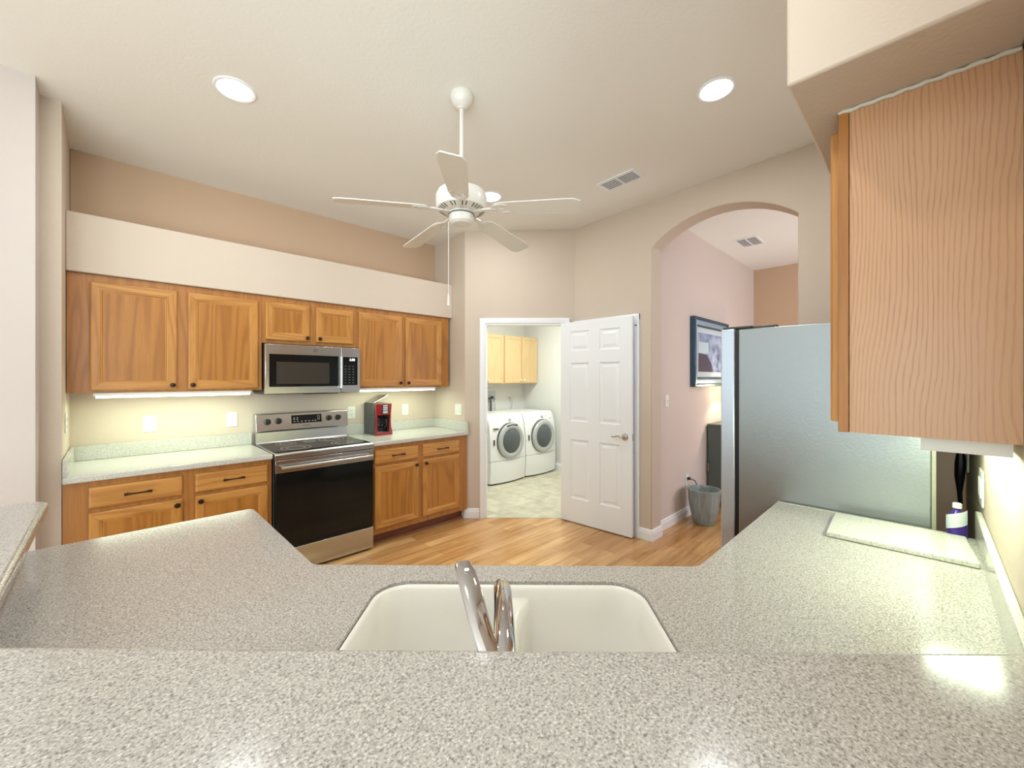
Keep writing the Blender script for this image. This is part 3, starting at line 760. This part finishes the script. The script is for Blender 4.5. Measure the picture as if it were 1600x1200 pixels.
for k in range(5):
    a = math.radians(-85.6+72*k-.57)+0
    ab = MB()
    ab.tube([(.060, 0, -.012), (.11, 0, -.008), (.16, .0, -.004), (.205, 0, -.006)], [.014, .012, .013, .010], 10, flat=.5)
    ab.prism([(.175, -.012), (.20, -.040), (.25, -.044), (.275, -.030), (.262, -.022), (.235, -.030), (.215, -.010), (.245, 0), (.215, .010), (.235, .030), (.262, .022), (.275, .030), (.25, .044), (.20, .040), (.175, .012)], -.0075, -.0035)
    br = ab.build('blade_bracket', M_fan, t, loc=(0, 0, hz+.042)); br.rotation_euler = (math.radians(0), 0, a)
    bl = MB(); blade_mesh(bl); o = bl.build('blade', M_fan, t, loc=(0, 0, hz+.042), bevel=.002); o.rotation_euler = Matrix.Rotation(a, 3, 'Z').to_euler()
    o.rotation_euler = (Matrix.Rotation(a, 3, 'Z') @ Matrix.Rotation(math.radians(4.3), 3, 'Y') @ Matrix.Rotation(math.radians(-12), 3, 'X')).to_euler()
    br.rotation_euler = (Matrix.Rotation(a, 3, 'Z') @ Matrix.Rotation(math.radians(4.3), 3, 'Y') @ Matrix.Rotation(math.radians(-12), 3, 'X')).to_euler()
b = MB(); b.tube([(-.066, 0, hz-.02), (-.073, 0, hz-.03), (-.073, 0, 1.93-FZ)], .0018, 6); ch = b.build('pull_chain', M_fan, t)
b = MB(); b.lathe([(.002, 1.945-FZ), (.006, 1.93-FZ), (.007, 1.90-FZ), (.0085, 1.875-FZ), (.001, 1.872-FZ)], 14, (-.073, 0, 0), cap1=False); b.build('chain_pull', M_fan, ch)

# ------------------------------------------------------------------ breakfast bar (raised) and its half wall
def extr(poly, z0, z1, name, mat, **k): b = MB(); b.prism(poly, z0, z1); return b.build(name, mat, **k)
ib = .844
inner = [(-.152, 2.03), (-.152, .996), (.974, RY+.001)]
outer_ = [(ib-.42*1.4142-RY, RY+.001), (-.57, ib-.42*1.4142+.57), (-.57, 2.03)]
far = [(-.50, 2.04), (-.20, 2.04), (-.165, 2.025)]
bar = extr([(-.147, 1.99), (-.147, 1.000), (.983, RY+.001)]+[(outer_[0][0], RY+.001), outer_[1], (-.57, 1.99), (-.55, 2.03), (-.19, 2.03), (-.165, 2.02)], 1.032, 1.070, 'bar_countertop', M_ctr, bevel=.013, seg=5)
tag(bar, 'speckled raised breakfast bar top running across the foreground and up the left side', 'countertop')
hw = extr([(-.215, 1.985), (-.215, ib-.035+.215), (ib-.035-RY, RY), (ib-.20-RY, RY), (-.335, ib-.20+.335), (-.335, 1.985)], 0, 1.031, 'wall_half', M_wall, smooth=False); struct(hw)
# lower U-shaped counter with the sink cut-out
sl, sr, sn, sf = -.368, .332, .665, 1.113
def fil(p0, p1, p2, r, n=5):
    a = (Vector(p0)-Vector(p1)).normalized(); c = (Vector(p2)-Vector(p1)).normalized()
    th_ = a.angle(c); d = r/math.tan(th_/2); A = Vector(p1)+a*d; B = Vector(p1)+c*d; out = []
    for k in range(n+1):
        u = k/n; out.append(tuple((1-u)**2*A+2*u*(1-u)*Vector(p1)+u*u*B))
    return out
CX = 2.122
pts = [(-.21, 2.012), (.427, 2.012), (.427, 1.278), (1.232, .473), (CX, .473), (CX, RY+.003), (.97-.04, RY+.003), (-.21, 1.03)]
pl = [pts[0]] + fil(pts[0], pts[1], pts[2], .03) + fil(pts[1], pts[2], pts[3], .05) + fil(pts[2], pts[3], pts[4], .05) + fil(pts[3], pts[4], pts[5], .012) + [pts[5], (.822-RY-.003, RY+.003), (-.21, .822+.21)]
hole = [diag(a, c) for a, c in rrect(sl, sr, sn, sf, [.085, .085, .05, .05], 8)]
b = MB(); b.holed(pl, [hole], .876, .914)
lc = b.build('countertop', M_ctr, bevel=.006, seg=3); tag(lc, 'speckled U shaped counter around the sink, one step below the bar', 'countertop')
b = MB(); b.box(.98, CX, RY+.001, RY+.018, .914, 1.010); b.build('backsplash', M_lctr, lc, bevel=.003)
b = MB(); b.box(CX-.004, CX, RY+.05, .47, .9145, .919); b.build('edge_strip', M_lctr, lc)
b = MB(); b.prism([(-.2145, 1.98), (-.2145, ib-.0344+.2145), (-.190, ib-.0344+.1900), (-.190, 1.98)], .9145, 1.031); b.prism([(-.19, ib-.034+.19), (-.19, ib-.014+.19), (.97, ib-.014-.97), (.97, ib-.034-.97)], .9145, 1.031)
b.build('bar_backsplash', M_lctr, lc)
# base cabinets under the U
def ubase(poly, label):
    t = empty('base_cabinet', (0, 0, 0)); tag(t, label, 'cabinet', 'base cabinets under the U shaped counter')
    b = MB(); b.prism(poly, .10, .874); b.build('carcass', M_oakf, t, smooth=False)
    c = sum((Vector(p) for p in poly), Vector((0, 0)))/len(poly)
    b = MB(); b.prism([tuple(c+(Vector(p)-c)*.9) for p in poly], 0, .10); b.build('toe_kick', M_toe, t, smooth=False)
    return t
ubase([(-.18, 1.99), (.40, 1.99), (.40, 1.40), (-.18, 1.40)], 'oak base cabinet under the left arm of the U shaped counter')
ubase([(1.32, .445), (2.10, .445), (2.10, -.12), (1.32, -.12)], 'oak base cabinet under the right arm of the U shaped counter, beside the refrigerator')
sb = ubase([diag(-.55, .60), diag(.52, .60), diag(.52, 1.17), diag(-.55, 1.17)], 'oak sink base cabinet under the diagonal part of the counter')
# hollow out: sink cabinet is only a front and sides
bpy.data.objects.remove([o for o in bpy.data.objects if o.parent == sb and o.name.startswith('carcass')][0])
b = MB(); b.prism([diag(-.55, 1.15), diag(.52, 1.15), diag(.52, 1.17), diag(-.55, 1.17)], .10, .874)
b.prism([diag(-.55, .60), diag(-.53, .60), diag(-.53, 1.15), diag(-.55, 1.15)], .10, .874)
b.prism([diag(.50, .60), diag(.52, .60), diag(.52, 1.15), diag(.50, 1.15)], .10, .874)
b.build('carcass', M_oakf, sb, smooth=False)

# sink
t = empty('kitchen_sink', (*diag(0, .89), .66), -PI/4); tag(t, 'cream double bowl undermount sink set in the speckled counter', 'sink')
def sk(lp, z): return [(x, y-.89, z) for x, y in lp]
zr = .906-.66
b = MB()
bowls = [(sl+.006, -.018, sn+.006, sf-.006), (.018, sr-.006, sn+.006, sf-.006)]
def bl_loop(ins, r): return [(x, y-.89) for x, y in rrect(sl+.0008+ins, sr-.0008-ins, sn+.0008+ins, sf-.0008-ins, [max(r, .02), max(r, .02), .045, .045], 8)]
fl = zr-.205
b.loft([[(x, y, z) for x, y in bl_loop(i_, r_)] for i_, r_, z in ((0, .084, zr-.036), (0, .084, zr-.002), (.002, .082, zr), (.006, .078, zr-.001), (.012, .072, zr-.008), (.020, .070, zr-.06), (.030, .068, zr-.16), (.045, .06, zr-.192), (.075, .05, fl))], cap0=False)
# divider between the bowls, lower than the rim, flaring where it meets the ends
y0_, y1_ = sn-.89+.016, sf-.89-.016
DL = []
for k in range(13):
    y = y0_+(y1_-y0_)*k/12; e = abs(k/6-1)**6*.035; h = .014+e
    zt = zr-.050+e*.6
    DL.append([(q_-.014, w__, v__) for q_, w__, v__ in [(-h-.022, y, fl-.002), (-h-.008, y, zt-.03), (-h, y, zt-.004), (-h+.006, y, zt), (h-.006, y, zt), (h, y, zt-.004), (h+.008, y, zt-.03), (h+.022, y, fl-.002)]])
b.loft(DL)
b.build('basin', M_sink, t, angle=50)
for bb in bowls:
    b = MB(); b.lathe([(.042, fl), (.042, fl+.003), (.034, fl+.002), (.03, fl-.001)], 28, ((bb[0]+bb[1])/2, (bb[2]+bb[3])/2-.89, 0)); b.build('drain', M_nickel, t)

# faucet, standing between the sink and the half wall
t = empty('faucet', (*diag(-.018, .622), .914), -PI/4); tag(t, 'chrome single lever kitchen faucet behind the sink', 'faucet')
b = MB(); b.lathe([(.030, 0), (.030, .006), (.024, .012), (.022, .05), (.021, .085)], 28); b.build('base', M_chrome, t)
b = MB()
sp_pts = [(0, 0, .085), (0, .010, .108), (-.002, .05, .124), (-.005, .12, .128), (-.009, .19, .124), (-.012, .238, .112), (-.013, .250, .094)]
b.tube(sp_pts, [.021, .0205, .019, .0185, .0185, .018, .015], 20); b.build('spout', M_chrome, t)
b = MB()
lv = [(-.012, -.01, .098), (-.026, .015, .130), (-.044, .05, .158), (-.060, .09, .182), (-.074, .125, .198), (-.082, .148, .204), (-.086, .156, .200)]
b.tube(lv, [.015, .017, .018, .019, .019, .016, .009], 16, flat=.32); lvo = b.build('lever_handle', M_chrome, t)
b = MB(); b.lathe([(.0045, 0), (.0045, .002), (.002, .0026)], 14, (-.072, .122, .2035)); b.build('temperature_dot', M_white, lvo)

# cutting board and things at the far end of the right counter
b = MB(); b.prism([(1.782, .250), (2.058, .262), (2.060, -.090), (1.79, -.106)], .9146, .933)
tag(b.build('cutting_board', M_lctr, bevel=.004), 'speckled stone cutting board lying on the right arm of the counter by the refrigerator', 'cutting board')
t = empty('spray_bottle', (2.092, -.070, .914), -.5); tag(t, 'small purple bottle with white label standing behind the cutting board', 'bottle')
b = MB(); b.lathe([(.027, 0), (.031, .004), (.032, .04), (.031, .070), (.020, .090), (.010, .098), (.010, .104)], 28, sy=.75); b.build('body', M_purple, t)
b = MB(); b.lathe([(.012, .104), (.012, .118), (.009, .121), (.001, .122)], 18, cap1=False); b.build('cap', M_plate, t)
def wrap(f0, f1, z0, z1, r, tilt, n=10):
    A = [f0+(f1-f0)*k/n for k in range(n+1)]
    return [[(r*math.cos(a), r*.76*math.sin(a), z+tilt*(a-f0)) for a in A]+[((r-.0012)*math.cos(a), (r-.0012)*.76*math.sin(a), z+tilt*(a-f0)) for a in A[::-1]] for z in (z0, z1)]
b = MB(); b.loft(wrap(2.4, 4.8, .030, .078, .0335, .010)); lb = b.build('label_sheet', M_lab, t)
for i in range(6):
    m = MB(); m.loft(wrap(2.8, 4.4, .040+i*.007, .0415+i*.007, .0338, .010)); m.build('fine_print', M_mark, lb)

# long handled black brush hanging on the right wall past the refrigerator's back
b = MB(); b.tube([(2.90, -.108, 1.24), (2.90, -.108, 1.12), (2.90, -.108, 1.06), (2.90, -.105, 1.0), (2.90, -.105, .92), (2.90, -.108, .85)], [.012, .013, .020, .018, .009, .008], 10)
tag(b.build('hanging_brush', M_black), 'long black brush handle hanging on the wall behind the refrigerator', 'brush')
MB().box(2.895, 2.905, RY+.0005, -.119, 1.19, 1.22).build('hook', M_plate, bpy.data.objects['hanging_brush'])
b = MB(); b.box(2.76, 2.80, RY+.0005, RY+.008, 1.04, 1.30); tag(b.build('wall_strip', M_plate, bevel=.002), 'white plastic strip mounted upright on the right wall behind the refrigerator', 'wall strip')

# ------------------------------------------------------------------ right upper cabinet
cx0, cz0, cz1 = 1.26, 1.338, 2.106
t = empty('upper_cabinet', (cx0, RY, cz0)); tag(t, 'big oak upper cabinet on the right wall, its grained end panel facing the bar', 'cabinet')
hh = cz1-cz0
MB().box(0, .85, .001, .262, 0, hh).build('carcass', M_oakend, t, smooth=False)
MB().box(-.004, .854, .263, .283, 0, hh).build('face_frame', M_oakf, t, bevel=.0015)
for a, c in ((.028, .405), (.445, .822)):
    b = MB(); bb_ = [(0, 0), (0, .014), (.003, .018), (.008, .020), (.045, .020), (.05, .016), (.055, .012)]
    R_ = b.rects(a, c, .022, hh-.03, [(i_, .283+y_) for i_, y_ in bb_]); d_ = b.build('door', [M_oak, M_oakh, M_oakp], t, smooth=False)
    k = MB(); kx = c-.028 if a < .1 else a+.028
    k.lathe([(.007, .303), (.006, .313), (.015, .318), (.016, .324), (.003, .332)], 18, (kx, 0, .055), 'y'); k.build('knob', M_bronze, d_)
b = MB(); n = 26
ptsc = [(-.003, .283-.28*k/n, hh+.001+.0015*math.sin(k*1.9)) for k in range(n+1)]
b.tube(ptsc, [.0035+.0018*abs(math.sin(k*2.3)) for k in range(n+1)], 8); b.build('caulk_line', M_caulk, t)
striplight(1.275, 2.05, -.118, .012, 1.3375, 'white strip light under the big oak cabinet on the right wall', 2.0, None, True)

# ------------------------------------------------------------------ refrigerator
t = empty('refrigerator', (2.140, -.020, 0)); tag(t, 'tall refrigerator with textured grey side panel at the end of the right counter', 'refrigerator')
fw = .90
MB().box(0, fw, .012, .655, .03, 1.700).build('cabinet_body', M_fridge, t, bevel=.004)
MB().box(-.0015, fw+.0015, 0, .0115, .04, 1.695).build('back_panel', newmat('olive_back_panel', (.34, .34, .26), .5), t)
MB().box(.006, fw-.006, .656, .672, .05, 1.69).build('door_gasket', M_black, t)
d_ = MB().box(0, fw, .673, .735, .62, 1.705).build('door', M_steelv, t, bevel=.006, seg=3)
MB().box(0, fw, .673, .735, .06, .61).build('freezer_drawer', M_steelv, t, bevel=.006, seg=3)
b = MB(); b.tube([(fw-.06, .735, 1.50), (fw-.06, .785, 1.48), (fw-.06, .785, .80), (fw-.06, .735, .78)], .012, 12); b.build('door_handle', M_steelv, d_)
b = MB(); b.box(.01, .075, .60, .73, 1.705, 1.716); b.box(.012, .05, .50, .60, 1.7, 1.712); b.build('hinge_cover', M_dgrey, t, bevel=.004)
b = MB(); b.box(.02, fw-.02, .05, .66, 0, .03); b.build('plinth', M_black, t)

# ------------------------------------------------------------------ laundry room
def washer(name, x0, label, dryer):
    t = empty(name, (x0, 4.125, .001)); tag(t, label, 'washing machine' if not dryer else 'dryer')
    w_ = .675; D_ = .725
    def sec(z, f, bow, ins=0): 
        fr = [(w_*k/12, f-bow*(1-(2*k/12-1)**2)) for k in range(13)]
        fr = [(min(max(x, ins), w_-ins), y) for x, y in fr]
        return [(x, y, z) for x, y in fr]+[(w_-ins, D_, z), (ins, D_, z)]
    b = MB(); b.loft([sec(.325, .02, .035), sec(.60, .025, .04), sec(.80, .05, .04), sec(.905, .085, .035), sec(.935, .105, .02, .004), sec(.945, .13, .01, .012)])
    b.build('body', M_app, t, angle=40)
    b = MB(); b.loft([sec(.022, .028, .045), sec(.20, .018, .045), sec(.320, .019, .037)]); b.build('lower_panel', M_app, t, angle=40)
    b = MB(); b.box(.03, w_-.03, .04, D_-.02, 0, .022); b.build('base', M_black, t)
    cx_, cz_ = w_*.52, .585
    b = MB(); r0 = .248; yb = -.012
    b.lathe([(r0+.006, yb+.035), (r0+.006, yb), (r0, yb-.004), (r0, yb+.03)], 48, (cx_, 0, cz_), 'y', cap0=False, cap1=False); dr = b.build('door_rim', M_dgrey, t)
    b = MB(); b.lathe([(r0, yb+.03), (r0, yb-.008), (r0-.012, yb-.026), (r0-.035, yb-.034), (r0-.062, yb-.032), (r0-.078, yb-.020)], 48, (cx_, 0, cz_), 'y', cap0=True, cap1=False); dd = b.build('door', M_ring, t)
    b = MB(); b.lathe([(r0-.077, yb-.020), (r0-.09, yb-.030), (r0-.13, yb-.045), (.06, yb-.056), (.001, yb-.058)], 48, (cx_, 0, cz_), 'y', cap1=False); b.build('door_glass', M_wglass, dd)
    if not dryer:
        b = MB(); b.prism([(cx_-.11+.22*k/8, cz_+.222+.010*math.sin(PI*k/8)) for k in range(9)]+[(cx_+.10-.2*k/4, cz_+.205) for k in range(5)], yb-.033, yb-.030, 'y'); b.build('door_badge', M_dark, dd)
        b = MB(); b.prism([(.055, .775), (.15, .772), (.135, .760), (.10, .756), (.07, .762)], .012, .06, 'y'); b.build('detergent_pull', M_dark, t)
    b = MB(); b.box(.045, .062, -.0, .04, cz_-.04, cz_+.035); b.build('latch', M_dgrey, t)
    b = MB(); b.lathe([(.030, .075), (.030, .040), (.026, .030), (.004, .028)], 28, (w_*.55, 0, .865), 'y'); b.lathe([(.036, .08), (.036, .048)], 28, (w_*.55, 0, .865), 'y'); b.build('control_dial', M_ring, t)
    b = MB(); b.lathe([(.010, .08), (.010, .046)], 16, (w_*.70, 0, .878), 'y'); b.build('start_button', M_dark, t)
    m = MB()
    for k in range(4): m.box(w_*.80+k*.012, w_*.80+k*.012+.006, .030, .06, .835, .839)
    m.build('control_marks', M_mark, t)
    return t
washer('washing_machine', 3.660, 'white front loading washing machine with dark round window, left of the pair', False)
washer('clothes_dryer', 4.350, 'white front loading dryer with grey blue round window, right of the pair', True)
# cabinets
def lcab(x0, x1, doors, label):
    t = empty('upper_cabinet', (x0, 4.92, 1.375)); tag(t, label, 'cabinet', 'pale maple cabinets in the laundry room')
    w_ = x1-x0
    MB().box(0, w_, -.305, -.001, 0, .762).build('carcass', M_maple, t, smooth=False)
    for a, c, kx in doors: cab_door(t, a-x0, c-x0, .012, .75, -.306, (kx-x0, .06), .05, [M_maple]*3, .018, M_plate, .014)
lcab(3.93, 4.338, [(3.945, 4.322, 4.0)], 'single door pale maple cabinet at the left above the washing machine')
lcab(4.342, 5.118, [(4.358, 4.722, 4.690), (4.738, 5.102, 4.772)], 'double door pale maple cabinet in the laundry corner above the dryer')
# supply box with hoses
t = empty('washer_supply_box', (4.255, 4.9195, 1.055)); tag(t, 'white recessed supply box with grey hoses on the laundry wall', 'supply box')
b = MB()
for v_ in ((0, .20, 0, .02), (0, .20, .22, .24), (0, .02, .02, .22), (.18, .20, .02, .22)): b.box(v_[0], v_[1], -.012, 0, v_[2], v_[3])
b.build('frame', M_plate, t, bevel=.002)
MB().box(.02, .18, -.004, 0, .02, .22).build('recess', M_ring, t)
b = MB(); b.lathe([(.022, -.004), (.022, -.04)], 16, (.10, 0, .10), 'y'); b.build('drain_elbow', M_dark, t)
for i, x in enumerate((.04, .06, .13)):
    b = MB(); b.tube([(x, -.02, .09), (x, -.05, .07), (x+.005, -.055, .0), (x+.01, -.05, -.12), (x+.01, -.03, -.26)], (.013 if i == 0 else .007), 10); b.build('hose', M_dgrey if i == 0 else M_ring, t)
ov = plate((4.73, 4.9195, 1.145), 0, 'outlet', 'white outlet with a plugged cord on the laundry wall behind the machines', None)
b = MB(); b.tube([(4.73, 4.905, 1.14), (4.73, 4.875, 1.135), (4.785, 4.87, 1.115), (4.79, 4.875, 1.03), (4.77, 4.89, .955)], [.012, .012, .006, .005, .005], 10)
tag(b.build('appliance_cord', [M_ring]), 'grey appliance cord dropping from the outlet behind the washing machine', 'cord')

# ------------------------------------------------------------------ hall
t = empty('framed_picture', (4.455, 1.7985, 1.372)); tag(t, 'framed blue print in a stepped blue and silver frame on the hall wall', 'picture')
pw, ph = 1.05, .765
def fr(b, i0, i1, y0, y1, mi=0):
    for x0, x1, z0, z1 in ((i0, i1, i0, ph-i0), (pw-i1, pw-i0, i0, ph-i0), (i1, pw-i1, i0, i1), (i1, pw-i1, ph-i1, ph-i0)): b.box(x0, x1, y0, y1, z0, z1, mi)
b = MB(); fr(b, 0, .03, -.055, 0); b.build('outer_moulding', M_blue, t, bevel=.006)
b = MB(); fr(b, .03, .085, -.045, 0); b.build('middle_moulding', M_silver, t, bevel=.008, seg=3)
b = MB(); fr(b, .085, .105, -.036, 0); b.build('inner_moulding', M_blue, t, bevel=.003)
MB().box(.105, pw-.105, -.022, -.002, .105, ph-.105).build('mat_board', M_mat, t)
pr = MB().box(.165, pw-.165, -.0235, -.021, .165, ph-.165).build('print', M_art, t)
b = MB(); b.prism([(.165, .165), (.60, .165), (.55, .26), (.40, .36), (.165, .37)], -.0245, -.0235, 'y'); b.build('print_dark_shape', newmat('dark_print_area', (.05, .055, .10), .3), pr)
b = MB(); b.box(.165, .46, -.0243, -.0235, .375, .50); b.build('print_light_shape', newmat('pale_print_area', (.50, .66, .72), .3), pr)
b = MB(); b.lathe([(.092, 0), (.106, .02), (.135, .15), (.147, .25), (.149, .315), (.156, .335), (.153, .352), (.140, .352), (.136, .335), (.120, .16), (.090, .04)], 40)
tag(b.build('ceramic_pot', M_pot, loc=(4.27, 1.585, 0), rotz=0), 'grey glazed ceramic pot on the hall floor beside the baseboard', 'pot')
t = empty('sideboard', (4.91, 1.26, 0)); tag(t, 'tall grey green cabinet against the hall wall behind the refrigerator door', 'cabinet')
MB().box(0, .85, .0, .52, .06, .915).build('body', M_cabgrey, t, bevel=.003)
MB().box(-.012, .862, -.01, .525, .915, .940).build('top', M_cabgrey, t, bevel=.003)
MB().box(.03, .82, .02, .50, 0, .06).build('plinth', M_cabgrey, t)
b = MB(); b.tube([(0, .505, .50), (-.028, .505, .49), (-.028, .505, .40), (0, .505, .39)], .006, 10); b.build('side_handle', M_nickel, t)
# table lamp on the sideboard, its glow is what shows past the refrigerator
t = empty('table_lamp', (5.22, 1.56, .940)); tag(t, 'lit table lamp on the grey green hall cabinet', 'lamp')
b = MB(); b.lathe([(.07, 0), (.07, .012), (.02, .03), (.045, .12), (.05, .18), (.012, .27), (.010, .36)], 24); b.build('lamp_base', M_pot, t)
b = MB(); b.lathe([(.13, .30), (.085, .50)], 32, cap0=False, cap1=False); b.build('lamp_shade', newmat('cream_lamp_shade', (.95, .88, .72), 1.0, trans=.85), t)
l = bpy.data.lights.new('bulb', 'POINT'); l.energy = 9; l.color = (1, .86, .62); l.shadow_soft_size = .04
o = bpy.data.objects.new('bulb', l); COL.objects.link(o); o.location = (5.22, 1.56, 1.33)
